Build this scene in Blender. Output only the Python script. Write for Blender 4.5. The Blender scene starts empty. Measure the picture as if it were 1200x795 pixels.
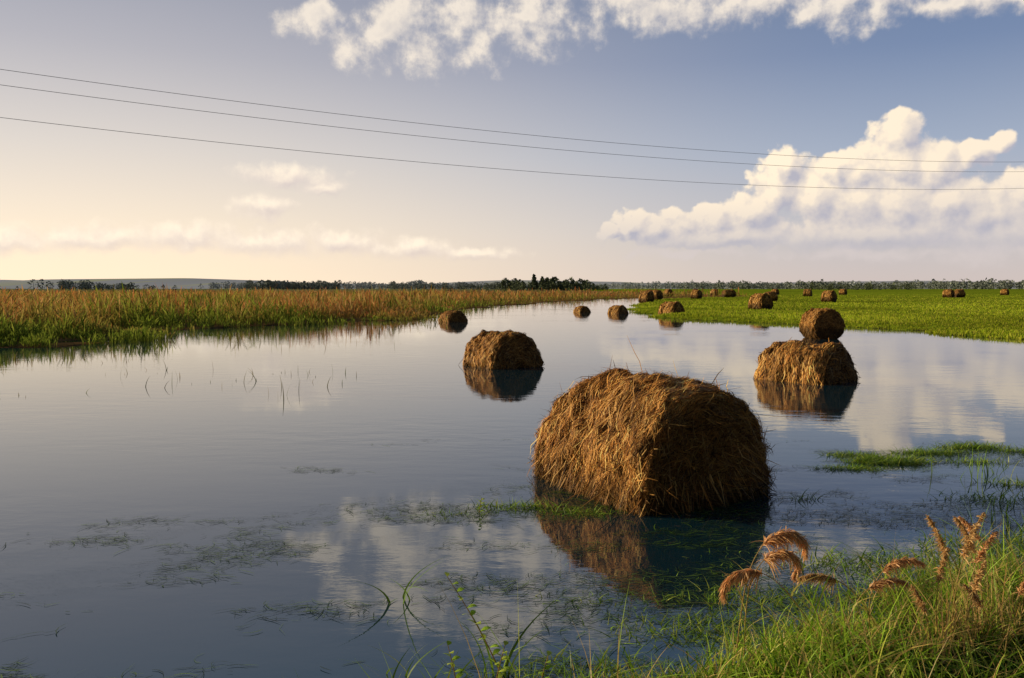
import bpy, math, numpy as np
from math import radians, sin, cos, pi
rng = np.random.default_rng(7)
scene = bpy.context.scene
scene.view_settings.view_transform = 'Standard'
scene.view_settings.look = 'None'
scene.view_settings.exposure = 0
SUN_AZ, SUN_EL = -76.0, 14.0

# ---------------------------------------------------------------- utilities
def vnoise(p, seed=0):
    p = np.asarray(p, float)
    i = np.floor(p).astype(np.int64); f = p - i; f = f*f*(3-2*f)
    def h(a, b, c):
        n = (a*73856093) ^ (b*19349663) ^ (c*83492791) ^ (seed*2654435)
        n = (n ^ (n >> 13)) * 1274126177
        n = n ^ (n >> 16)
        return (n & 0xFFFF)/65535.0
    x, y, z = i[..., 0], i[..., 1], i[..., 2]; fx, fy, fz = f[..., 0], f[..., 1], f[..., 2]
    def L(a, b, t): return a+(b-a)*t
    c0 = L(L(h(x, y, z), h(x+1, y, z), fx), L(h(x, y+1, z), h(x+1, y+1, z), fx), fy)
    c1 = L(L(h(x, y, z+1), h(x+1, y, z+1), fx), L(h(x, y+1, z+1), h(x+1, y+1, z+1), fx), fy)
    return L(c0, c1, fz)*2-1
def fbm(p, seed=0, o=3):
    p = np.asarray(p, float); s = 0; a = 1
    for k in range(o):
        s = s+a*vnoise(p*2**k, seed+k); a *= .5
    return s
def xy0(X, Y, s): return np.stack([X*s, Y*s, X*0], -1)

def make_mesh(name, V, F, col=None, mat=None, smooth=False):
    V = np.asarray(V, np.float32).reshape(-1, 3); F = np.asarray(F, np.int32)
    me = bpy.data.meshes.new(name); k = F.shape[1]
    me.vertices.add(len(V)); me.vertices.foreach_set('co', V.ravel())
    me.loops.add(F.size); me.loops.foreach_set('vertex_index', F.ravel())
    me.polygons.add(len(F)); me.polygons.foreach_set('loop_start', np.arange(0, F.size, k, dtype=np.int32))
    me.polygons.foreach_set('use_smooth', np.full(len(F), smooth))
    me.update(calc_edges=True)
    if col is not None:
        a = me.color_attributes.new('Col', 'FLOAT_COLOR', 'POINT')
        c = np.ones((len(V), 4), np.float32); c[:, :3] = np.asarray(col).reshape(-1, 3)
        a.data.foreach_set('color', c.ravel())
    if mat: me.materials.append(mat)
    return me
def add_obj(name, me, parent=None):
    o = bpy.data.objects.new(name, me); scene.collection.objects.link(o)
    if parent: o.parent = parent
    return o
def ribbons(P, W, S, C):
    N, K = P.shape[:2]
    A = P-S*W[..., None]; B = P+S*W[..., None]
    V = np.stack([A, B], 2).reshape(-1, 3)
    C = np.repeat(np.broadcast_to(C, (N, K, 3))[:, :, None, :], 2, 2).reshape(-1, 3)
    b = (np.arange(N)[:, None]*K+np.arange(K-1)[None])*2
    F = np.stack([b, b+1, b+3, b+2], -1).reshape(-1, 4)
    return V, F, C
def merge(parts):
    Vs, Fs, Cs, n = [], [], [], 0
    for V, F, C in parts:
        Vs.append(V); Fs.append(F+n); Cs.append(C); n += len(V)
    return np.concatenate(Vs), np.concatenate(Fs), np.concatenate(Cs)
def blades(X, Y, Z, h, w, lean, C0, C1, K=4, prof=None, leandir=None, droop=1.8):
    N = len(X); t = np.linspace(0, 1, K)
    a = rng.uniform(0, 2*pi, N) if leandir is None else leandir
    d = np.stack([np.cos(a), np.sin(a), a*0], -1)
    P = np.stack([X, Y, Z], -1)[:, None]+d[:, None]*(lean*h)[:, None, None]*(t**droop)[None, :, None]
    P[:, :, 2] += h[:, None]*(t-0.35*np.clip(lean, 0, 1.5)[:, None]*t**2)
    sa = rng.uniform(0, pi, N)
    S = np.stack([np.cos(sa), np.sin(sa), sa*0], -1)[:, None]
    if prof is None: prof = np.clip(1.05-t**1.6, .04, 1)
    W = w[:, None]*prof[None]
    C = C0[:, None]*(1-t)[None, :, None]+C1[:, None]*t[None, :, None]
    return ribbons(P, W, S, C)
def pick(cols, n, var=.2):
    cols = np.array(cols); c = cols[rng.integers(0, len(cols), n)]
    return c*rng.uniform(1-var, 1+var, (n, 1))

# ---------------------------------------------------------------- materials
def mat_new(name):
    m = bpy.data.materials.new(name); m.use_nodes = True
    nt = m.node_tree; nt.nodes.clear(); return m, nt
def mat_attr(name, trans=.35, rough=.6, gain=1.0, spec=.2):
    m, nt = mat_new(name); n = nt.nodes; l = nt.links
    at = n.new('ShaderNodeAttribute'); at.attribute_name = 'Col'
    mx = n.new('ShaderNodeVectorMath'); mx.operation = 'SCALE'; mx.inputs['Scale'].default_value = gain
    l.new(at.outputs['Color'], mx.inputs[0])
    if spec > 0:
        p = n.new('ShaderNodeBsdfPrincipled'); p.inputs['Roughness'].default_value = rough
        p.inputs['Specular IOR Level'].default_value = spec; l.new(mx.outputs[0], p.inputs['Base Color'])
    else:
        p = n.new('ShaderNodeBsdfDiffuse'); l.new(mx.outputs[0], p.inputs['Color'])
    o = n.new('ShaderNodeOutputMaterial')
    if trans > 0:
        t = n.new('ShaderNodeBsdfTranslucent'); l.new(mx.outputs[0], t.inputs['Color'])
        ms = n.new('ShaderNodeMixShader'); ms.inputs[0].default_value = trans
        l.new(p.outputs[0], ms.inputs[1]); l.new(t.outputs[0], ms.inputs[2]); l.new(ms.outputs[0], o.inputs[0])
    else: l.new(p.outputs[0], o.inputs[0])
    return m
M_blade = mat_attr('blade', .45, spec=0)
M_near = mat_attr('near_blade', .4, .45, spec=.3)
M_hay = mat_attr('hay_straw', .08, .6, spec=.2)
M_far = mat_attr('distant_foliage', 0, .9, spec=0)
M_weed = mat_attr('water_weed', .2, .35, spec=.4)

def mat_haycore():
    m, nt = mat_new('hay_core'); n = nt.nodes; l = nt.links
    tc = n.new('ShaderNodeTexCoord'); no = n.new('ShaderNodeTexNoise')
    no.inputs['Scale'].default_value = 25; no.inputs['Detail'].default_value = 3
    l.new(tc.outputs['Object'], no.inputs['Vector'])
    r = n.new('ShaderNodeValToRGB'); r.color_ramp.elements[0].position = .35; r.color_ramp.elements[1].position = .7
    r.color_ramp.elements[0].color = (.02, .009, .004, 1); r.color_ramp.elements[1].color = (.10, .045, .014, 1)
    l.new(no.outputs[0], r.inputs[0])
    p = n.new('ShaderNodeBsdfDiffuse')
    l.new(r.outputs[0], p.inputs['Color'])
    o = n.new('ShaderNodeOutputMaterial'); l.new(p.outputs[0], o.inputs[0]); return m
M_core = mat_haycore()

# ---------------------------------------------------------------- terrain zones
marsh_poly = np.array([(-60, 10), (-30, 17), (-14.5, 22.5), (-13.7, 24.5), (-13.6, 32), (-11.6, 36.4), (-8.3, 39), (-4.6, 43),
    (-5.1, 57), (-3.1, 73), (5.3, 100), (20, 135), (60, 150), (60, 7000), (-6000, 7000), (-6000, 10)], float)
field_poly = np.array([(17, 26.5), (26, 21), (60, 12), (5000, 10), (5000, 7000), (40, 7000), (36, 150), (22, 120), (14, 88),
    (9.4, 62), (8.6, 47), (11.3, 41), (13.9, 36.4), (15.6, 32)], float)
bank_poly = np.array([(-9, -40), (-6, .5), (-2.5, 1.8), (-.7, 2.6), (.2, 3.05), (.8, 3.3), (1.2, 3.7), (2.0, 4.25), (3.2, 4.7), (6, 5.4), (14, 6), (40, 5), (40, -40)], float)
def sdist(X, Y, poly):
    X = np.asarray(X, float); Y = np.asarray(Y, float)
    d = np.full(X.shape, 1e18); ins = np.zeros(X.shape, bool)
    for i in range(len(poly)):
        a = poly[i]; b = poly[(i+1) % len(poly)]; e = b-a
        t = np.clip(((X-a[0])*e[0]+(Y-a[1])*e[1])/(e@e), 0, 1)
        d = np.minimum(d, (X-a[0]-t*e[0])**2+(Y-a[1]-t*e[1])**2)
        c = ((a[1] > Y) != (b[1] > Y)) & (X < (b[0]-a[0])*(Y-a[1])/(b[1]-a[1]+1e-12)+a[0])
        ins ^= c
    return np.where(ins, 1, -1)*np.sqrt(d)
def zones(X, Y):
    nz = fbm(xy0(X, Y, .25), 3, 3)
    nb = fbm(xy0(X, Y, 1.6), 9, 3)
    m = sdist(X, Y, marsh_poly)+nz*1.8
    f = sdist(X, Y, field_poly)+nz*1.0
    b = sdist(X, Y, bank_poly)+nb*.22
    return m, f, b
def ground_z(X, Y, m, f, b):
    zf = np.clip(f*.12, -.6, .16); zm = np.clip(m*.12, -.6, .06); zb = np.clip(b*.25, -.6, .12)
    return np.maximum(np.maximum(zf, zm), zb)+.02*fbm(xy0(X, Y, 2.), 5, 2)

k = 9.0; c = 5500/math.sinh(k)
tx = np.linspace(-1, 1, 620); xs = c*np.sinh(k*tx)
ys = np.concatenate([-np.geomspace(60, .5, 25), c*np.sinh(k*np.linspace(0, 1.01, 420))])
GX, GY = np.meshgrid(xs, ys); m, f, b = zones(GX, GY); GZ = ground_z(GX, GY, m, f, b)
nx, ny = len(xs), len(ys)
idx = np.arange(nx*ny).reshape(ny, nx)
F = np.stack([idx[:-1, :-1], idx[:-1, 1:], idx[1:, 1:], idx[1:, :-1]], -1).reshape(-1, 4)
gr = np.array([.24, .32, .02]); mr = np.array([.24, .14, .05]); mud = np.array([.035, .028, .015]); bk = np.array([.04, .06, .012])
pn = (fbm(xy0(GX, GY, .02), 21, 3)*.5+.5)[..., None]
field_c = gr*(.75+.4*pn)
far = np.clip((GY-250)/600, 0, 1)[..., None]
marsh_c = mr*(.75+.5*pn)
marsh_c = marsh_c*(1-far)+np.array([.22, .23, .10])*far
C = np.where((f > m)[..., None] & (f > 0)[..., None], field_c, np.where((m > 0)[..., None], marsh_c, mud))
C = np.where((b > 0)[..., None], bk, C)
def mat_ground():
    m, nt = mat_new('ground_soil_grass'); n = nt.nodes; l = nt.links
    at = n.new('ShaderNodeAttribute'); at.attribute_name = 'Col'
    tc = n.new('ShaderNodeTexCoord')
    n1 = n.new('ShaderNodeTexNoise'); n1.inputs['Scale'].default_value = .6; n1.inputs['Detail'].default_value = 6; n1.inputs['Roughness'].default_value = .7
    l.new(tc.outputs['Object'], n1.inputs['Vector'])
    mr_ = n.new('ShaderNodeMapRange'); mr_.inputs['From Min'].default_value = .3; mr_.inputs['From Max'].default_value = .7
    mr_.inputs['To Min'].default_value = .55; mr_.inputs['To Max'].default_value = 1.35
    l.new(n1.outputs[0], mr_.inputs[0])
    v = n.new('ShaderNodeVectorMath'); v.operation = 'SCALE'; l.new(at.outputs['Color'], v.inputs[0]); l.new(mr_.outputs[0], v.inputs['Scale'])
    p = n.new('ShaderNodeBsdfDiffuse')
    l.new(v.outputs[0], p.inputs['Color'])
    bm = n.new('ShaderNodeBump'); bm.inputs['Strength'].default_value = 1; bm.inputs['Distance'].default_value = .25
    l.new(n1.outputs[0], bm.inputs['Height']); l.new(bm.outputs[0], p.inputs['Normal'])
    o = n.new('ShaderNodeOutputMaterial'); l.new(p.outputs[0], o.inputs[0]); return m
add_obj('ground', make_mesh('ground', np.stack([GX, GY, GZ], -1), F, C, mat_ground(), True))

# ---------------------------------------------------------------- water
def mat_water():
    m, nt = mat_new('flood_water'); n = nt.nodes; l = nt.links
    tc = n.new('ShaderNodeTexCoord')
    mp = n.new('ShaderNodeMapping'); mp.inputs['Scale'].default_value = (.7, 1.6, 1); mp.inputs['Rotation'].default_value = (0, 0, .25)
    l.new(tc.outputs['Object'], mp.inputs[0])
    n1 = n.new('ShaderNodeTexNoise'); n1.noise_dimensions = '2D'; n1.inputs['Scale'].default_value = 2.2; n1.inputs['Detail'].default_value = 5; n1.inputs['Roughness'].default_value = .55
    n2 = n.new('ShaderNodeTexNoise'); n2.noise_dimensions = '2D'; n2.inputs['Scale'].default_value = .25; n2.inputs['Detail'].default_value = 2
    l.new(mp.outputs[0], n1.inputs['Vector']); l.new(mp.outputs[0], n2.inputs['Vector'])
    r = n.new('ShaderNodeMapRange'); r.inputs['From Min'].default_value = .35; r.inputs['From Max'].default_value = .7
    r.inputs['To Min'].default_value = .006; r.inputs['To Max'].default_value = .035
    l.new(n2.outputs[0], r.inputs[0])
    bm = n.new('ShaderNodeBump'); bm.inputs['Distance'].default_value = .1
    l.new(r.outputs[0], bm.inputs['Strength']); l.new(n1.outputs[0], bm.inputs['Height'])
    p = n.new('ShaderNodeBsdfPrincipled'); p.inputs['Roughness'].default_value = .025
    p.inputs['Base Color'].default_value = (.006, .03, .045, 1); p.inputs['IOR'].default_value = 2.5
    l.new(bm.outputs[0], p.inputs['Normal'])
    o = n.new('ShaderNodeOutputMaterial'); l.new(p.outputs[0], o.inputs[0]); return m
wv = [(-400, -60, 0), (400, -60, 0), (400, 400, 0), (-400, 400, 0)]
add_obj('water', make_mesh('water', wv, [[0, 1, 2, 3]], None, mat_water()))

# ---------------------------------------------------------------- hay bales
def bale_mesh(name, R, L, nst, wst, seed, shag=1.0, skirt=0):
    rg = np.random.default_rng(seed)
    BW, BD = .14, .075
    def prof(a):
        e = np.clip((np.abs(a)-(L/2-BW))/BW, 0, 1); return R-BD*e**2.2
    def capa(rho):
        q = np.clip(rho/(R-.1), 0, 1.2); return L/2+.05*(1-q**2)
    def disp(p):
        o = np.array([seed*3.1, 0, 0]); q = p+o
        d = .035*vnoise(q*1.9, 1)+.04*vnoise(q*4.5, 2)+.04*vnoise(q*11, 3)
        nrm = p*np.array([.45, 1, 1]); nrm = nrm/(np.linalg.norm(nrm, axis=-1, keepdims=True)+1e-6)
        return p+nrm*d[..., None]
    def sag(p):
        p = p.copy(); z = p[..., 2]
        p[..., 1] *= 1+.09*np.clip(-z/R, -.4, 1); p[..., 0] *= 1+.08*np.clip(-z/R, -.8, 1)
        return p
    prof_pts = [(-capa(np.array(r)), r) for r in np.linspace(0.001, R-BD-.02, 10)]
    prof_pts += [(a, prof(np.array(a))) for a in np.linspace(-L/2, L/2, 30)]
    prof_pts += [(capa(np.array(r)), r) for r in np.linspace(R-BD-.02, .001, 10)]
    pp = np.array([(float(a), float(r)) for a, r in prof_pts]); nt_ = 96
    th = np.linspace(0, 2*pi, nt_, endpoint=False)
    V = np.stack([np.repeat(pp[:, :1], nt_, 1), pp[:, 1:]*np.cos(th), pp[:, 1:]*np.sin(th)], -1)
    V = sag(disp(V)*.975)
    n = len(pp); ii = np.arange(n*nt_).reshape(n, nt_); jj = np.roll(ii, -1, 1)
    F = np.stack([ii[:-1], jj[:-1], jj[1:], ii[1:]], -1).reshape(-1, 4)
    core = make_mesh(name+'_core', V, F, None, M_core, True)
    K = 6; t = np.linspace(0, 1, K)
    cols = np.array([(.72, .38, .10), (.52, .24, .055), (.86, .53, .18), (.22, .095, .022), (.62, .30, .07), (.36, .155, .035), (.10, .042, .013)])
    n1 = int(nst*.6)
    a0 = rg.uniform(-L/2, L/2, n1); th0 = rg.uniform(0, 2*pi, n1)
    ln = rg.uniform(.08, .42, n1); sl = rg.normal(0, .4, n1)
    cv = rg.normal(0, .3, n1)
    aa = a0[:, None]+(ln*np.sin(sl))[:, None]*t+(cv*ln)[:, None]*(t*t-t)
    aa = np.clip(aa, -L/2-.01, L/2+.01)
    sg = np.where(rg.random(n1) < .5, -1, 1)
    tt = th0[:, None]+sg[:, None]*(ln*np.cos(sl))[:, None]*t/R
    top = np.clip(np.sin(tt[:, -1])*1.2, 0, 1)
    loose = np.where(rg.random(n1) < .06, 3.0, 1.0)
    lift = rg.uniform(-.014, .016, n1)[:, None]+(rg.exponential(.014, n1)*shag*loose*(1-.55*top))[:, None]*(t**2)[None]
    rr = prof(aa)+lift
    P = np.stack([aa, rr*np.cos(tt), rr*np.sin(tt)], -1)
    P = sag(disp(P)+rg.normal(0, .003, P.shape))
    n2 = nst-n1
    rho = (R-.05)*np.sqrt(rg.random(n2)); ph = rg.uniform(0, 2*pi, n2); si = np.where(rg.random(n2) < .5, -1, 1)
    ln = rg.uniform(.08, .36, n2)
    tang = ph+pi/2+rg.normal(0, .5, n2)+np.where(rg.random(n2) < .5, 0, pi)
    y0 = rho*np.cos(ph); z0 = rho*np.sin(ph); cv = rg.normal(0, .5, n2)
    ang = tang[:, None]+(cv[:, None])*t
    yy = y0[:, None]+ln[:, None]*t*np.cos(ang); zz = z0[:, None]+ln[:, None]*t*np.sin(ang)-.12*ln[:, None]*t**2
    r2 = np.sqrt(yy**2+zz**2); sc = np.minimum(1, (R-.03)/np.maximum(r2, 1e-4)); yy *= sc; zz *= sc; r2 = np.minimum(r2, R-.03)
    edge = np.clip((r2-(R-.11))/.11, 0, 1)**2*.08
    xx = capa(r2)-edge+rg.uniform(-.01, .015, n2)[:, None]+(rg.exponential(.02, n2)*shag)[:, None]*(t**2)
    P2 = np.stack([xx*si[:, None], yy, zz], -1); P2 = sag(disp(P2)+rg.normal(0, .003, P2.shape))
    P = np.concatenate([P, P2])
    nr = P.mean(1)*np.array([.3, 1, 1]); nr[n1:] = np.stack([si, si*0, si*0], -1)
    if skirt:
        phs = rg.uniform(0, 2*pi, skirt); ca, sa_ = np.cos(phs), np.sin(phs)
        q = (np.abs(ca)**4+np.abs(sa_)**4)**-.25
        bx = ca*q*(L/2+.05); by = sa_*q*(R*.98); zz0 = rg.uniform(-.18, .08, skirt); ls = rg.uniform(.06, .24, skirt)
        da = phs+rg.normal(0, .7, skirt)
        P3 = np.stack([bx[:, None]+(ls*np.cos(da))[:, None]*t*.7, by[:, None]+(ls*np.sin(da))[:, None]*t*.7, np.maximum(zz0[:, None]-(ls*1.1)[:, None]*t**1.3, -.205)], -1)
        P = np.concatenate([P, P3]); nr = np.concatenate([nr, np.stack([ca, sa_, ca*0+.3], -1)])
    N = len(P)
    T = P[:, -1]-P[:, 0]
    nr = nr/np.linalg.norm(nr, axis=1, keepdims=True)
    nr = nr+rg.normal(0, .3, nr.shape)
    S = np.cross(T, nr); S = S/(np.linalg.norm(S, axis=1, keepdims=True)+1e-6)
    W = (wst*rg.uniform(.4, 1.3, N))[:, None]*np.array([.5]+[1]*(K-2)+[.3])
    C = cols[rg.integers(0, len(cols), N)]*rg.uniform(.75, 1.15, (N, 1))
    cl = fbm(P[:, 3]*4.5, 7, 3)[:, None]; C = C*(1+.38*cl)
    endf = np.zeros((N, 1)); endf[n1:n1+n2] = 1; C = C*(1-.5*endf)  # shade of the end faces painted in: their straw colour is darkened
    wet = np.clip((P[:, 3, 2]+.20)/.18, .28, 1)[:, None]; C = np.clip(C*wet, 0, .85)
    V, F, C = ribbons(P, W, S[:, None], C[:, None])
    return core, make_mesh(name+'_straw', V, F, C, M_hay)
hero = bale_mesh('hay_hero', .70, 1.50, 66000, .0032, 11, 1.8, 1100)
mid = [bale_mesh('hay_mid%d' % i, .67, 1.3, 14000, .006, 20+i, 1.0) for i in range(2)]
farb = [bale_mesh('hay_far%d' % i, .66, 1.25, 2500, .018, 40+i, .8) for i in range(2)]
def bale(X, Y, zc, axis_deg, kind, s=1.0):
    e = bpy.data.objects.new('hay_bale', None); scene.collection.objects.link(e)
    e.location = (X, Y, zc); e.rotation_euler = (0, 0, radians(axis_deg)); e.scale = (s, s, s)
    add_obj('core', kind[0], e); add_obj('straw', kind[1], e)
    return e
bale(1.19, 6.95, .20, -60, hero)
bale(-.22, 17.7, .08, -58, mid[0])
bale(5.50, 15.0, -.04, -50, mid[1], 1.06)
bale(10.55, 27.4, .45, -86, mid[0], .84)
bale(-3.0, 41, -.06, -58, mid[1], .9)
for (X, Y, z, a, s) in [(4.95, 57, -.05, -60, .72), (7.1, 54, -.02, -50, .82), (9.9, 50, .2, -50, .95), (18.2, 59, .62, -60, 1), (35, 89, .75, -50, 1),
        (29.5, 92, .7, 20, .9), (15, 90, .6, -50, 1), (17.5, 104, .7, -30, 1), (27, 118, .75, -50, 1), (36, 135, .75, 10, 1), (38, 140, .75, -60, 1),
        (72, 133, .75, -50, 1.1), (74.3, 134, .75, 10, 1.05), (81, 146, .75, -50, 1.1), (55, 150, .75, -30, 1.1), (62, 190, .75, -50, 1.1), (78, 190, .75, -50, 1.1),
        (31, 160, .75, -60, 1.1), (44, 175, .75, -60, 1.1), (110, 180, .75, -50, 1.1), (24, 140, .7, -50, 1.1), (20, 112, .7, -50, 1.1), (50, 220, .75, 0, 1.1)]:
    bale(X, Y, z, a, farb[int(X*7) % 2], s)

# ---------------------------------------------------------------- reeds
N = 150000
Y = 1/rng.uniform(1/260, 1/18, N); X = Y*rng.uniform(-1.0, .35, N)
m, f, b = zones(X, Y)
cl = fbm(xy0(X, Y, .35), 31, 3); cl2 = fbm(xy0(X, Y, 1.1), 35, 2); chan = np.abs(fbm(xy0(X, Y*1.6, .12), 91, 2))
keep = (f < m) & ((m+1.5*cl2 > .1)) & ((chan > .09) | (m > 9))
X, Y, m, cl, cl2 = X[keep], Y[keep], m[keep], cl[keep], cl2[keep]; n = len(X)
inner = np.clip(m/5, 0, 1)
h = (.26+.68*inner)*(1+.5*cl+.55*cl2)*rng.uniform(.5, 1.35, n)
w = .0045+.0004*Y
brown = pick([(.66, .29, .10), (.48, .19, .065), (.72, .42, .18), (.38, .28, .09), (.58, .21, .08)], n)
green = pick([(.22, .30, .035), (.34, .40, .06), (.12, .17, .025)], n)
mix = np.clip(inner*.75+1.0*fbm(xy0(X, Y, .2), 44, 3)+rng.normal(0, .15, n)+.14, 0, 1)[:, None]
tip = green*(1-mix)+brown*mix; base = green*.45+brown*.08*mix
prof = np.array([.7, .8, .7, 1.5, .25])
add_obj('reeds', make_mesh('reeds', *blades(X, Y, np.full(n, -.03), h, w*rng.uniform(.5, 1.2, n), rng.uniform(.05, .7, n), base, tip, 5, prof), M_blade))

# field grass
N = 110000
Y = 1/rng.uniform(1/200, 1/20, N); X = Y*rng.uniform(.1, .95, N)
m, f, b = zones(X, Y); keep = (f > -.15) & (f > m-1); X, Y, f = X[keep], Y[keep], f[keep]; n = len(X)
h = rng.uniform(.08, .2, n)*(.8+.3*fbm(xy0(X, Y, .3), 5, 2)); w = .004+.0006*Y
c1 = pick([(.42, .52, .03), (.50, .56, .04), (.32, .44, .03), (.50, .50, .07)], n)*(1+.4*fbm(xy0(X, Y, .12), 6, 3))[:, None]
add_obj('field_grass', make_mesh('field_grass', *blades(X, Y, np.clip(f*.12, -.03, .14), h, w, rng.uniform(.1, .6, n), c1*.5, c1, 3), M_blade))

def clump(cx, cy, rx, ry, n, hmin, hmax, w, cols, lean=(.1, .6), K=6):
    a = rng.uniform(0, 2*pi, n); r = np.sqrt(rng.random(n))*rng.uniform(.5, 1.15, n)
    X = cx+rx*r*np.cos(a); Y = cy+ry*r*np.sin(a); c = pick(cols, n)
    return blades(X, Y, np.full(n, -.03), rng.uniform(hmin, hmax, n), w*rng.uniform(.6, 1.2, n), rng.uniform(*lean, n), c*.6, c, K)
G = [(.22, .40, .03), (.30, .50, .04), (.13, .24, .02), (.44, .52, .08)]
BR = [(.3, .22, .08), (.2, .18, .05), (.14, .18, .04)]
pt = []
for (cx, cy, rx, ry, n_) in [(-7.2, 16, 1.5, 1.2, 10), (-5.5, 14.5, 1.2, 1, 14), (-4.2, 15.8, 1.2, .9, 14), (-8.6, 19, 1.3, 1, 10), (-3.5, 14, .8, .8, 7), (-10, 21, 1.5, 1, 16), (-3.4, 12.6, .6, .6, 4), (-7.5, 12.8, .7, .7, 5), (2.8, 9.5, .3, .3, 4), (-12, 20, 1, 1, 14), (-6, 24, 3, 2, 20)]:
    pt.append(clump(cx, cy, rx, ry, n_, .06, .32, .006, BR, (.05, .6)))
add_obj('flooded_stems', make_mesh('flooded_stems', *merge(pt), M_blade))

pt = []
for (cx, cy, rx, ry, n_, h0, h1) in [(.05, 6.15, .40, .10, 320, .04, .14), (.5, 6.0, .35, .1, 300, .04, .12), (-.45, 5.95, .4, .08, 140, .03, .10),
        (3.2, 7.5, .40, .12, 900, .04, .10), (3.7, 7.8, .45, .16, 2000, .05, .15), (3.45, 8.1, .3, .1, 500, .05, .12), (4.3, 8.2, .45, .12, 900, .04, .14), (4.9, 8.5, .4, .13, 800, .05, .15), (5.3, 8.3, .3, .12, 300, .05, .14), (4.5, 7.8, .3, .1, 250, .04, .12),
        (2.35, 6.4, .2, .1, 40, .05, .16), (1.5, 4.3, .7, .2, 1000, .03, .12), (2.5, 4.85, .9, .3, 1200, .04, .15), (3.4, 5.2, .8, .3, 800, .04, .18), (.3, 3.5, .5, .15, 300, .03, .12), (1.0, 3.9, .6, .25, 900, .03, .12), (1.2, 4.9, .9, .3, 260, .02, .07), (.6, 4.3, .5, .15, 260, .02, .09), (3.9, 6.4, .5, .2, 300, .03, .14), (4.4, 6.9, .4, .15, 250, .03, .14)]:
    pt.append(clump(cx, cy, rx, ry, n_, h0, h1, .005, G, (.4, 2.2)))
for (cx, cy, rx, ry, n_, h0, h1) in [(4.6, 7.7, .3, .2, 30, .05, .2), (4.1, 6.3, .45, .35, 30, .08, .3), (3.6, 5.7, .5, .35, 30, .06, .26), (4.2, 7.2, .4, .3, 14, .15, .36)]:
    pt.append(clump(cx, cy, rx, ry, n_, h0, h1, .005, G, (.1, .8)))
add_obj('flooded_grass', make_mesh('flooded_grass', *merge(pt), M_near))

# floating weed strands
N = 70000
X = rng.uniform(-3.4, 6.5, N); Y = rng.uniform(3.2, 9.0, N)
mask = fbm(xy0(X*1.0, Y*2.2, 1.1), 77, 4)
dens = .35*np.clip((X+.9)/3, -1, 1)+.35*np.clip((6.0-Y)/2.5, -1, 1)
patch = np.maximum.reduce([a_*np.exp(-((X-cx)/rx)**2-((Y-cy)/ry)**2) for cx, cy, rx, ry, a_ in [(-.1, 6.0, .9, .3, 1), (3.9, 7.9, 1.4, .5, 1), (-1.2, 5.2, .7, .2, .7), (1.5, 4.4, 2, .8, 1.15), (.3, 5.0, 1, .4, .9), (-2.6, 5.3, .6, .15, .6), (3.2, 6.0, 1.5, .5, .75), (-1.6, 4.2, 1.0, .2, .6)]])
keep = (mask+dens+patch > .75+rng.normal(0, .16, N))
X, Y = X[keep], Y[keep]; n = len(X); K = 5; t = np.linspace(0, 1, K)
a = rng.normal(.15, .55, n)+np.where(rng.random(n) < .5, pi, 0); ln = rng.uniform(.03, .17, n); cv = rng.normal(0, .9, n)
ang = a[:, None]+cv[:, None]*t
P = np.stack([X[:, None]+ln[:, None]*t*np.cos(ang), Y[:, None]+ln[:, None]*t*np.sin(ang), np.broadcast_to((.003+rng.uniform(0, .006, n))[:, None], (n, K))], -1)
S = np.stack([-np.sin(a), np.cos(a), a*0], -1)[:, None]
cw = pick([(.02, .05, .01), (.05, .10, .014), (.16, .27, .025), (.03, .055, .02)], n)
V_, F_, C_ = ribbons(P, rng.uniform(.0008, .0034, n)[:, None]*np.array([.4, 1, 1, .8, .2]), S, cw[:, None])
add_obj('floating_weed', make_mesh('floating_weed', V_, F_, C_, M_weed))

# bank grass
N = 66000
X = rng.uniform(-2.5, 6, N); Y = rng.uniform(2.0, 5.8, N)
m, f, b = zones(X, Y); keep = (b > -.08) & (b < 1.6); X, Y, b = X[keep], Y[keep], b[keep]; n = len(X)
tall = rng.random(n) < np.where(X > 1.2, .11, .05)
h = np.where(tall, rng.uniform(.22, .50, n), rng.uniform(.05, .23, n))*(1+.4*fbm(xy0(X, Y, 1.5), 8, 2)); w = np.where(tall, .0036, .0032)*rng.uniform(.7, 1.5, n)
c1 = pick([(.28, .50, .03), (.38, .60, .04), (.20, .38, .025), (.54, .58, .10), (.60, .44, .15)], n)*(1+.3*fbm(xy0(X, Y, 2.5), 18, 2))[:, None]
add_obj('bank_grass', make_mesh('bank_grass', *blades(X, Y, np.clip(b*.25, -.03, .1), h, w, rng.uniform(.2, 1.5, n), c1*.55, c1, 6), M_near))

# ---------------------------------------------------------------- individual foreground plants
def curve_tube(pts, r0, r1, col, n=6):
    pts = np.array(pts, float); K = len(pts); V = []; th = np.linspace(0, 2*pi, n, endpoint=False)
    for i in range(K):
        T = pts[min(i+1, K-1)]-pts[max(i-1, 0)]; T = T/np.linalg.norm(T)
        A = np.cross(T, [0.3, 1, .1]); A /= np.linalg.norm(A); B = np.cross(T, A); r = r0+(r1-r0)*i/(K-1)
        V.append(pts[i]+r*(np.cos(th)[:, None]*A+np.sin(th)[:, None]*B))
    V = np.concatenate(V); ii = np.arange(K*n).reshape(K, n); jj = np.roll(ii, -1, 1)
    return V, np.stack([ii[:-1], jj[:-1], jj[1:], ii[1:]], -1).reshape(-1, 4), np.tile(np.array(col), (len(V), 1))
def arc_path(base, length, lean, curl, dirn, K=30, p=2.5):
    t = np.linspace(0, 1, K); th = lean+curl*t**p; ds = length/(K-1)
    hx = np.concatenate([[0], np.cumsum(np.sin(th[1:])*ds)]); hz = np.concatenate([[0], np.cumsum(np.cos(th[1:])*ds)])
    return np.stack([base[0]+hx*cos(dirn), base[1]+hx*sin(dirn), base[2]+hz], -1)
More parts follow.
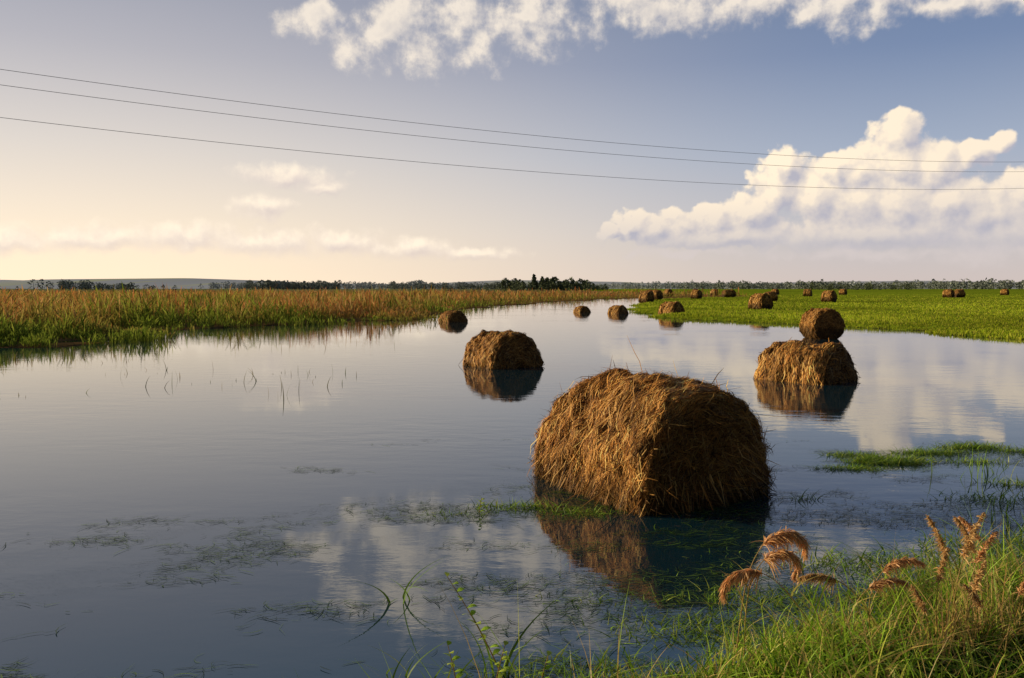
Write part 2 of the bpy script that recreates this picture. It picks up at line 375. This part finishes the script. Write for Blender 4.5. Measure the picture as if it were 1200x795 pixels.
def plume_plant(base, length, lean, curl, dirn, hl=.4, col=(.5, .26, .1), w=.02, nsp=400, p=2.5):
    K = 30; P = arc_path(base, length, lean, curl, dirn, K, p); parts = [curve_tube(P, .0032, .0012, (.42, .30, .10))]
    s0 = K*(1-hl); t = rng.random(nsp)**.9; lobes = .4+.6*np.abs(np.sin(t*14+rng.uniform(0, 6)))
    f_ = s0+t*(K-1-s0); i = np.minimum(f_.astype(int), K-2); q = P[i]+(P[i+1]-P[i])*(f_-i)[:, None]
    T = P[i+1]-P[i]; T /= np.linalg.norm(T, axis=1, keepdims=True)
    d = rng.normal(0, .65, (nsp, 3)); d[:, 2] -= .5; d += T*1.5; d /= np.linalg.norm(d, axis=1, keepdims=True)
    ln = w*(1.15-t*.7)*rng.uniform(.5, 1.6, nsp)*lobes; tt = np.linspace(0, 1, 4)
    PP = q[:, None]+d[:, None]*ln[:, None, None]*tt[None, :, None]; PP[:, :, 2] -= (ln[:, None]*.45*tt**2)
    S = np.cross(d, rng.normal(0, 1, d.shape)); S /= np.linalg.norm(S, axis=1, keepdims=True)
    c_ = np.array(col)*rng.uniform(.6, 1.2, (nsp, 1))
    parts.append(ribbons(PP, np.full((nsp, 1), .0020)*np.array([.5, 1.2, 1, .2]), S[:, None], c_[:, None]))
    for j in (5, 9, 13):
        parts.append(blades(P[j:j+1, 0], P[j:j+1, 1], P[j:j+1, 2], np.array([.16]), np.array([.0045]), np.array([1.2]), np.array([[.4, .4, .08]]), np.array([[.6, .45, .14]]), 8))
    return merge(parts)
OR = (.82, .48, .22); TN = (.70, .46, .20)
for a_ in [((1.00, 3.5, .05), .80, .10, 3.0, .15, .36, OR, .062, 1100, 4), ((1.42, 3.5, .05), .76, -.55, -2.6, .1, .34, OR, .055, 900, 4), ((1.02, 3.45, .05), .72, .02, 3.6, .1, .36, OR, .055, 900, 4),
           ((1.62, 3.5, .05), .60, -.2, 2.2, .0, .35, OR, .045, 500), ((1.72, 3.6, .05), .58, -.45, -1.5, .0, .35, TN, .045, 500), ((1.45, 3.45, .05), .54, .1, 1.9, .0, .35, OR, .045, 500),
           ((1.95, 3.5, .05), .68, .05, .5, 0, .35, TN, .036, 500), ((2.05, 3.6, .05), .64, -.1, -.5, 0, .35, TN, .036, 500), ((1.85, 3.4, .05), .54, -.12, .6, 0.4, .3, TN, .034, 450),
           ((2.2, 3.65, .05), .66, -.1, -.7, .3, .35, TN, .038, 500), ((1.9, 3.3, .05), .52, .03, .4, 0, .3, TN, .034, 450), ((2.25, 3.5, .05), .58, .1, .5, .3, .3, TN, .036, 450), ((2.1, 3.35, .05), .48, .1, .8, .3, .3, OR, .034, 450),
           ((2.0, 3.45, .05), .62, -.05, .9, .2, .3, OR, .038, 450), ((2.3, 3.8, .05), .62, .0, -1.0, .2, .3, OR, .038, 450), ((1.78, 3.3, .05), .44, -.1, -.6, .2, .35, TN, .034, 450), ((2.15, 3.45, .05), .42, -.3, -.6, .2, .35, TN, .034, 450)]:
    add_obj('reed_grass_plant', make_mesh('reed_grass_plant', *plume_plant(*a_), M_near))
DRY = [(.62, .42, .16), (.7, .5, .2), (.5, .30, .1)]
for (cx, cy, n_) in [(2.0, 3.5, 70), (2.25, 3.6, 60), (1.8, 3.35, 40), (2.6, 4.0, 30), (1.55, 3.4, 16)]:
    add_obj('dry_grass_tuft', make_mesh('dry_grass_tuft', *clump(cx, cy, .14, .12, n_, .25, .60, .004, DRY, (.1, .7), 8), M_near))

def leafy_plant(base, h, lx, ly, nl, ll, lw):
    t_ = np.linspace(0, 1, 16); P = np.stack([base[0]+lx*t_**1.3, base[1]+ly*t_, base[2]+h*t_], -1); parts = [curve_tube(P, .004, .0015, (.36, .24, .06))]
    fr = np.linspace(.25, 1, nl); q = P[np.minimum((fr*15).astype(int), 15)]
    a = np.arange(nl)*2.4; K = 6; t = np.linspace(0, 1, K)
    d = np.stack([np.cos(a), np.sin(a)*.7, a*0], -1)
    L_ = ll*(1.1-.5*fr)
    PP = q[:, None]+d[:, None]*(L_[:, None]*t)[..., None]; PP[:, :, 2] += L_[:, None]*(.8*t-.6*t**2)
    S = np.stack([-np.sin(a), np.cos(a), a*0+.3], -1); S /= np.linalg.norm(S, axis=1, keepdims=True)
    parts.append(ribbons(PP, lw*np.array([.15, .7, 1, .85, .5, .05])[None]*np.ones((nl, 1)), S[:, None], pick([(.36, .56, .04), (.48, .60, .08)], nl)[:, None]))
    return merge(parts)
for a_ in [((-.02, 3.3, -.02), .48, -.26, .1, 20, .065, .012), ((-.22, 3.25, -.02), .22, -.05, .05, 12, .06, .012), ((-.08, 3.25, -.02), .22, .05, .05, 12, .06, .012), ((.1, 3.2, -.02), .2, .05, .05, 12, .06, .012), ((-.25, 6.0, -.02), .14, .02, 0, 10, .05, .012), ((2.35, 4.0, .05), .22, .02, 0, 12, .06, .014)]:
    add_obj('leafy_weed', make_mesh('leafy_weed', *leafy_plant(*a_), M_near))
for (cx, cy, n_, h0, h1) in [(-.60, 4.3, 5, .2, .40), (-.05, 3.45, 8, .2, .5), (.30, 3.2, 10, .2, .38), (.55, 3.1, 10, .2, .36), (1.2, 3.3, 12, .2, .42), (.8, 3.2, 12, .2, .4), (-.5, 3.4, 8, .1, .3), (-.3, 3.3, 8, .1, .3), (4.4, 7.3, 4, .2, .5), (4.6, 6.4, 4, .2, .4), (2.6, 3.7, 12, .2, .45), (1.7, 3.3, 12, .2, .45), (1.45, 3.3, 12, .2, .4)]:
    add_obj('grass_tuft', make_mesh('grass_tuft', *clump(cx, cy, .09, .07, n_, h0, h1, .0065, G, (.25, 1.1), 10), M_near))

# ---------------------------------------------------------------- distant trees
def crowns(X, Y, H, Wd, per, leaf, col, z0=0.0, conic=False):
    n = len(X); u = rng.random((n, per)); a = rng.uniform(0, 2*pi, (n, per))
    lob = .6+.5*rng.random((n, per))
    if conic: r = (1.02-u)*lob
    else: r = np.sqrt(np.clip(1-(2*u-.9)**2, .05, 1))*lob
    cx = X[:, None]+r*np.cos(a)*Wd[:, None]/2; cy = Y[:, None]+r*np.sin(a)*Wd[:, None]/2; cz = z0+H[:, None]*(.12+.85*u)
    Pc = np.stack([cx, cy, cz], -1).reshape(-1, 3); k_ = len(Pc)
    d1 = rng.normal(0, 1, (k_, 3)); d2 = rng.normal(0, 1, (k_, 3))
    s = (leaf*np.repeat(H, per)[:, None])*.5
    V = np.stack([Pc+d1*s, Pc+d2*s, Pc-d1*s, Pc-d2*s], 1).reshape(-1, 3)
    F = np.arange(k_*4).reshape(-1, 4); C = np.repeat(np.array(col)*rng.uniform(.6, 1.35, (k_, 1)), 4, 0)
    P = np.stack([np.stack([X, Y, np.full(n, z0)], -1), np.stack([X, Y, z0+H*.7], -1)], 1)
    tr = ribbons(P, np.stack([H*.025, H*.012], 1), np.tile(np.array([1., 0, 0]), (n, 1))[:, None], np.full((n, 1, 3), .05))
    return merge([(V, F, C), tr])
def belt(x0, x1, Y0, H0, n, col, dY=30, conic=False, per=60, seed=1):
    X = rng.uniform(x0, x1, n); Y = Y0+rng.uniform(-dY, dY, n)
    H = H0*rng.uniform(.6, 1.15, n)*(1+.25*fbm(xy0(X, X*0, .02), seed, 2))
    return crowns(X, Y, H, H*rng.uniform(.6, 1.0, n), per, .10, col, 0, conic)
f1 = (.10, .125, .075); f2 = (.19, .22, .20); f3 = (.34, .38, .41)  # aerial haze painted into the foliage colours: farther belts paler and bluer
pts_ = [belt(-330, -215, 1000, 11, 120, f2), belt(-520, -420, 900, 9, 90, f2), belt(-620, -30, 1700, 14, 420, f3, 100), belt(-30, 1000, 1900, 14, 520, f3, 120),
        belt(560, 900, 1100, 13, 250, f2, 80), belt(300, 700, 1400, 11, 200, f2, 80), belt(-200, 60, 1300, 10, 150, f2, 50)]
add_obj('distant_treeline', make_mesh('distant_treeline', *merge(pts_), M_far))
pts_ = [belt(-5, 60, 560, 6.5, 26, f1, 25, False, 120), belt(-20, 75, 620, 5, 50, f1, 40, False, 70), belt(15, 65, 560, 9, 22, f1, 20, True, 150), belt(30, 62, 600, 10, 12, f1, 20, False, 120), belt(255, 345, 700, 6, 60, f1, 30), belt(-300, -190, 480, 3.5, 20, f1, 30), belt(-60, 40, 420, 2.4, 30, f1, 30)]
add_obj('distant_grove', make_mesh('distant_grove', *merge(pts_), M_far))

def hills():
    X = np.linspace(-4500, 4500, 400); rows = [(2100, 0), (2600, .6), (3300, 1), (4200, .8)]
    V = []
    for y, a in rows:
        z = a*(14+24*np.clip(fbm(xy0(X, X*0+y, .0012), 60, 3)*.6+.5, 0, 1.3)+26*np.exp(-((X+1350)/380)**2))
        V.append(np.stack([X, X*0+y, z+.2], -1))
    V = np.array(V); ii = np.arange(V.shape[0]*400).reshape(-1, 400)
    F = np.stack([ii[:-1, :-1], ii[:-1, 1:], ii[1:, 1:], ii[1:, :-1]], -1).reshape(-1, 4)
    nz = fbm(V.reshape(-1, 3)*np.array([.006, .003, 0]), 12, 3)[:, None]
    C = np.where(nz > .25, np.array([.50, .54, .38]), np.array([.43, .47, .52]))  # pale bluish tones carry distance haze in the vertex colour
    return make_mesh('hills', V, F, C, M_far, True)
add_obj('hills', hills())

# ---------------------------------------------------------------- power line
def mat_plain(name, col, rough=.6, metal=0):
    m, nt = mat_new(name); n = nt.nodes; p = n.new('ShaderNodeBsdfPrincipled'); o = n.new('ShaderNodeOutputMaterial')
    no = n.new('ShaderNodeTexNoise'); no.inputs['Scale'].default_value = 12
    r = n.new('ShaderNodeValToRGB'); r.color_ramp.elements[0].color = tuple(x*.7 for x in col)+(1,); r.color_ramp.elements[1].color = tuple(min(1, x*1.3) for x in col)+(1,)
    nt.links.new(no.outputs[0], r.inputs[0]); nt.links.new(r.outputs[0], p.inputs['Base Color'])
    p.inputs['Roughness'].default_value = rough; p.inputs['Metallic'].default_value = metal; nt.links.new(p.outputs[0], o.inputs[0]); return m
M_wire = mat_plain('wire_metal', (.18, .18, .20), .5); M_pole = mat_plain('pole_wood', (.12, .09, .06), .8)
T0, T1 = -.28, 1.28
def wpt(t, z0, z1, sg, off=0):
    X = -16.6+47.8*t; return np.array([X, 26+(X+16.6)*.483+off, z0+(z1-z0)*t-sg*t*(1-t)])
WZ = [(8.68, 9.3, 3.3, 0), (8.19, 8.72, 3.2, .0), (7.16, 7.73, 3.2, .0)]
pl = bpy.data.objects.new('power_line', None); scene.collection.objects.link(pl)
for i, (z0, z1, sg, off) in enumerate(WZ):
    pts = [wpt(t, z0, z1, sg, off) for t in np.linspace(T0, T1, 70)]
    V, F, C = curve_tube(pts, .008, .008, (.1, .1, .1)); add_obj('wire_%d' % (i+1), make_mesh('wire', V, F, None, M_wire, True), pl)
for t in (T0, T1):
    p = wpt(t, 8.68, 9.3, 3.3); top = p[2]+.3
    e = bpy.data.objects.new('utility_pole', None); scene.collection.objects.link(e)
    V, F, C = curve_tube([(p[0], p[1]+.18, z) for z in np.linspace(-.5, top, 6)], .15, .10, (1, 1, 1), 12)
    add_obj('pole', make_mesh('pole', V, F, None, M_pole, True), e)
    for i, (z0, z1, sg, off) in enumerate(WZ):
        q = wpt(t, z0, z1, sg, off)
        V, F, C = curve_tube([(q[0], q[1]+.12, q[2]-.06), (q[0], q[1]+.04, q[2]-.05), (q[0], q[1], q[2])], .035, .05, (1, 1, 1), 8)
        add_obj('insulator_%d' % (i+1), make_mesh('insulator', V, F, None, M_wire, True), e)

# ---------------------------------------------------------------- sun
from mathutils import Vector
sd = bpy.data.lights.new('sun', 'SUN'); sd.energy = 5; sd.angle = radians(.6); sd.color = (1, .80, .50)
so = bpy.data.objects.new('sun', sd); scene.collection.objects.link(so)
az, el = radians(SUN_AZ), radians(SUN_EL)
sv = Vector((sin(az)*cos(el), cos(az)*cos(el), sin(el)))
so.rotation_euler = sv.to_track_quat('Z', 'Y').to_euler(); so.location = sv*50

# ---------------------------------------------------------------- sky
w = bpy.data.worlds.new('World'); scene.world = w; w.use_nodes = True; nt = w.node_tree; nt.nodes.clear()
class B:
    def __init__(s, nt): s.nt = nt
    def n(s, t): return s.nt.nodes.new(t)
    def put(s, sock, v):
        if isinstance(v, bpy.types.NodeSocket): s.nt.links.new(v, sock)
        elif v is not None: sock.default_value = v
    def m(s, op, a, b=None, c=None, clamp=False):
        x = s.n('ShaderNodeMath'); x.operation = op; x.use_clamp = clamp
        for i, v in enumerate((a, b, c)): s.put(x.inputs[i], v)
        return x.outputs[0]
    def v(s, op, a, b=None, c=None, scale=None):
        x = s.n('ShaderNodeVectorMath'); x.operation = op
        for i, v in enumerate((a, b, c)): s.put(x.inputs[i], v)
        if scale is not None: s.put(x.inputs['Scale'], scale)
        return x.outputs['Value'] if op in ('LENGTH', 'DOT_PRODUCT', 'DISTANCE') else x.outputs[0]
    def ss(s, x, a, b, lo=0., hi=1.):
        y = s.n('ShaderNodeMapRange'); y.interpolation_type = 'SMOOTHSTEP'
        for k_, v in zip(('From Min', 'From Max', 'To Min', 'To Max'), (a, b, lo, hi)): y.inputs[k_].default_value = v
        s.put(y.inputs['Value'], x); return y.outputs[0]
    def mix(s, f, a, b):
        x = s.n('ShaderNodeMix'); x.data_type = 'RGBA'; s.put(x.inputs[0], f); s.put(x.inputs[6], a); s.put(x.inputs[7], b); return x.outputs[2]
    def noise(s, v, sc, det, ro=.5):
        x = s.n('ShaderNodeTexNoise'); x.noise_dimensions = '2D'; x.inputs['Scale'].default_value = sc; x.inputs['Detail'].default_value = det; x.inputs['Roughness'].default_value = ro
        s.put(x.inputs['Vector'], v); return x
def cloud_group(name, ells, warp, wsc, bil, bsc, nz, nsc, ro=.6, vdet=3.):
    g = bpy.data.node_groups.new(name, 'ShaderNodeTree')
    g.interface.new_socket('P', in_out='INPUT', socket_type='NodeSocketVector'); g.interface.new_socket('D', in_out='OUTPUT', socket_type='NodeSocketFloat')
    b = B(g); gi = b.n('NodeGroupInput'); go = b.n('NodeGroupOutput'); P = gi.outputs[0]
    nw = b.noise(P, wsc, 3, .5)
    off = b.v('SCALE', b.v('SUBTRACT', nw.outputs['Color'], (.5, .5, .5)), scale=warp)
    Q = b.v('MULTIPLY', b.v('ADD', P, off), (1, 1, 0))
    cur = None
    for (cx, cy, rx, ry) in ells:
        d = b.v('LENGTH', b.v('MULTIPLY_ADD', Q, (1/rx, 1/ry, 0), (-cx/rx, -cy/ry, 0)))
        cur = d if cur is None else b.m('SMOOTH_MIN', cur, d, .2)
    D = b.m('SUBTRACT', 1.0, cur)
    if bil:
        vo = b.n('ShaderNodeTexVoronoi'); vo.voronoi_dimensions = '2D'; vo.feature = 'F1'; vo.inputs['Scale'].default_value = bsc
        vo.inputs['Detail'].default_value = vdet; vo.inputs['Roughness'].default_value = .5; vo.normalize = True
        b.put(vo.inputs['Vector'], b.v('ADD', P, b.v('SCALE', off, scale=.6)))
        D = b.m('ADD', D, b.m('MULTIPLY', b.m('SUBTRACT', .35, vo.outputs['Distance']), bil))
    n2 = b.noise(P, nsc, 6, ro); D = b.m('ADD', D, b.m('MULTIPLY', b.m('SUBTRACT', n2.outputs[0], .5), nz))
    g.links.new(D, go.inputs[0]); return g
cum = [(25.3, 9.6, 1.7, 1.7), (25.2, 7.8, 2.7, 2.4), (27.4, 7.4, 2.0, 1.7), (29.6, 8.1, 1.3, .9), (30.9, 8.7, .9, .8), (23.2, 7.4, 2.0, 1.7), (21.5, 7.6, 1.3, 1.2),
       (18.5, 8.0, 1.4, 1.3), (18.0, 6.6, 2.0, 1.8), (20.4, 6.1, 2.3, 2.1), (23, 5.5, 2.7, 2.4), (25.6, 5.2, 2.9, 2.6), (28.2, 5.2, 2.7, 2.3), (30.6, 4.6, 2.5, 2.0), (32.8, 5.8, 2.2, 1.8), (34.5, 4.6, 2.6, 2),
       (16.2, 5.0, 2.0, 1.5), (14.0, 4.5, 1.9, 1.3), (11.8, 4.3, 1.8, 1.1), (9.8, 4.2, 1.7, .9), (8.3, 4.6, 1.2, .9), (7.0, 4.0, 1.0, .6), (37, 5.5, 2.5, 2), (24, 3.6, 9, 1.3), (14, 3.6, 7, .9), (33, 3.4, 6, 1.5)]
hi = [(-12.9, 17.4, 3.2, 1.2), (-8.0, 17.0, 4.4, 2.7), (-2.4, 17.8, 5, 2.3), (3.0, 18.2, 5, 2.3), (9, 18.8, 5, 1.9), (15, 18.6, 5, 1.7), (22, 17.6, 5, 1.3), (27, 17.2, 4, 1.3), (32, 16.7, 4, 1.3),
      (-7, 21, 6, 3.0), (1, 22.5, 7, 2.6), (36, 20, 6, 2.5)]
lo_l = [(-15.4, 7.6, 3.8, .9), (-13.2, 7.0, 2.2, .7), (-17.1, 5.5, 2.2, 1.1), (-27, 3.2, 6, 1.0), (-22, 3.5, 4, 1.1), (-17, 3.1, 5, 1.2), (-12, 3.2, 4, 1.1), (-7.5, 2.8, 4, .9), (-3, 2.4, 4, .6), (-33, 2.8, 6, 1.0)]
lo_r = [(24, 2.3, 9, .6), (12, 2.4, 6, .4), (33, 2.0, 7, .9), (29, 3.4, 5, .8)]
g1 = cloud_group('cumulus', cum, 1.2, .6, 1.1, .42, .42, 1.2, .6, 3.)
g2 = cloud_group('high_cloud', hi, 3.2, .28, 0, 1, 2.1, .36, .62)
g3 = cloud_group('low_cloud', lo_l, 1.2, .6, .5, .5, 1.0, .8)
g4 = cloud_group('low_cloud_far', lo_r, 1.6, .5, 0, 1, 1.6, .7)
b = B(nt)
tc = b.n('ShaderNodeTexCoord'); D = b.v('NORMALIZE', tc.outputs['Generated'])
sx = b.n('ShaderNodeSeparateXYZ'); nt.links.new(D, sx.inputs[0])
azd = b.m('MULTIPLY', b.m('ARCTAN2', sx.outputs[0], sx.outputs[1]), 180/pi); eld = b.m('MULTIPLY', b.m('ARCSINE', sx.outputs[2]), 180/pi)
cb = b.n('ShaderNodeCombineXYZ'); nt.links.new(azd, cb.inputs[0]); nt.links.new(eld, cb.inputs[1]); P = cb.outputs[0]
def grp(g, v):
    x = b.n('ShaderNodeGroup'); x.node_tree = g; b.put(x.inputs[0], v); return x.outputs[0]
sky = b.n('ShaderNodeTexSky'); sky.sky_type = 'NISHITA'; sky.sun_disc = False; sky.sun_elevation = radians(SUN_EL); sky.sun_rotation = radians(SUN_AZ)
sky.air_density = 1.0; sky.dust_density = 1.5; sky.ozone_density = 1.5
rp = b.n('ShaderNodeValToRGB'); nt.links.new(b.m('DIVIDE', eld, 90.0), rp.inputs[0]); cr = rp.color_ramp
stops = [(0, (.72, .61, .57)), (4.0, (.58, .56, .60)), (9, (.39, .45, .58)), (15, (.20, .27, .44)), (20, (.14, .21, .37)), (28, (.09, .19, .34)), (40, (.05, .10, .22)), (90, (.025, .06, .15))]
cr.elements[0].position = 0; cr.elements[0].color = stops[0][1]+(1,); cr.elements[1].position = 1; cr.elements[1].color = stops[-1][1]+(1,)
for e_, c_ in stops[1:-1]:
    x = cr.elements.new(e_/90); x.color = c_+(1,)
rc = b.v('SCALE', rp.outputs[0], scale=10.0)
rc = b.v('SCALE', rc, scale=b.ss(sx.outputs[1], -.3, .6, .3, 1.0))
dt = b.v('DOT_PRODUCT', D, tuple(sv))
glow = b.m('MULTIPLY', b.ss(dt, -.2, .70), b.m('POWER', 2.718, b.m('DIVIDE', b.m('MAXIMUM', eld, 0.0), -12.5)))
rc = b.mix(glow, rc, (12.4, 10.0, 7.2, 1))
base = b.mix(.87, sky.outputs[0], rc)
def bgd(col):
    x = b.n('ShaderNodeBackground'); x.inputs['Strength'].default_value = .1; nt.links.new(col, x.inputs['Color']); return x.outputs[0]
def mxs(f, a, c_):
    x = b.n('ShaderNodeMixShader'); nt.links.new(f, x.inputs[0]); nt.links.new(a, x.inputs[1]); nt.links.new(c_, x.inputs[2]); return x.outputs[0]
d0 = grp(g1, P); d1 = grp(g1, b.v('ADD', P, (-.55, .6, 0)))
al = b.ss(d0, 0.0, .28)
li = b.m('ADD', b.m('MULTIPLY', b.m('SUBTRACT', d0, d1), 1.2), .60, clamp=True)
li = b.m('MULTIPLY', li, b.ss(eld, 2.0, 7.5, .35, 1.0))
azw = b.ss(azd, 15, 34, 1.0, .85)
cc = b.mix(b.m('MULTIPLY', li, azw), (4.8, 4.7, 5.4, 1), (10.9, 9.2, 7.0, 1))
al = b.m('MULTIPLY', al, b.ss(eld, 1.7, 4.0))
d4 = grp(g4, P); al4 = b.m('MULTIPLY', b.ss(d4, -.1, 1.0), .6)
colD = b.mix(al, b.mix(al4, base, (7.0, 6.2, 6.0, 1)), cc)
# high cloud: lit rims towards the sun, grey where thick
d2 = grp(g2, P); d2b = grp(g2, b.v('ADD', P, (-.9, .5, 0)))
l2 = b.m('ADD', b.m('MULTIPLY', b.m('SUBTRACT', d2, d2b), 1.1), .60, clamp=True)
l2 = b.m('MULTIPLY', l2, b.ss(d2, .3, 1.5, 1.0, .55))
hc = b.mix(l2, (4.0, 4.1, 4.8, 1), (10.2, 9.0, 7.5, 1))
colB = b.mix(b.m('MULTIPLY', b.ss(d2, -.15, .8), .94), base, hc)
# low haze clouds on the left
d3 = grp(g3, P); d3b = grp(g3, b.v('ADD', P, (-.3, .5, 0)))
l3 = b.m('ADD', b.m('MULTIPLY', b.m('SUBTRACT', d3, d3b), .75), .45, clamp=True)
colC = b.mix(b.m('MULTIPLY', b.ss(d3, -.15, .9), b.ss(eld, .6, 3.0, 0, .75)), base, b.mix(l3, (6.9, 5.9, 5.8, 1), (11.6, 10.0, 7.9, 1)))
front = b.m('MULTIPLY', b.m('MULTIPLY', b.m('GREATER_THAN', eld, 0.0), b.m('LESS_THAN', eld, 30.0)), b.m('LESS_THAN', b.m('ABSOLUTE', azd), 46.0))
low = mxs(b.m('GREATER_THAN', azd, 4.5), bgd(colC), bgd(colD))
frt = mxs(b.m('GREATER_THAN', eld, 12.3), low, bgd(colB))
out = mxs(front, bgd(base), frt)
wo = b.n('ShaderNodeOutputWorld'); nt.links.new(out, wo.inputs[0])
w.cycles.sampling_method = 'MANUAL'; w.cycles.sample_map_resolution = 256

# ---------------------------------------------------------------- camera
cd = bpy.data.cameras.new('camera'); cd.lens = 28.3; cd.sensor_width = 36; cd.clip_start = .05; cd.clip_end = 12000
co = bpy.data.objects.new('camera', cd); scene.collection.objects.link(co)
co.location = (0, 0, 1.7); co.rotation_euler = (radians(90-3.61), 0, 0); scene.camera = co
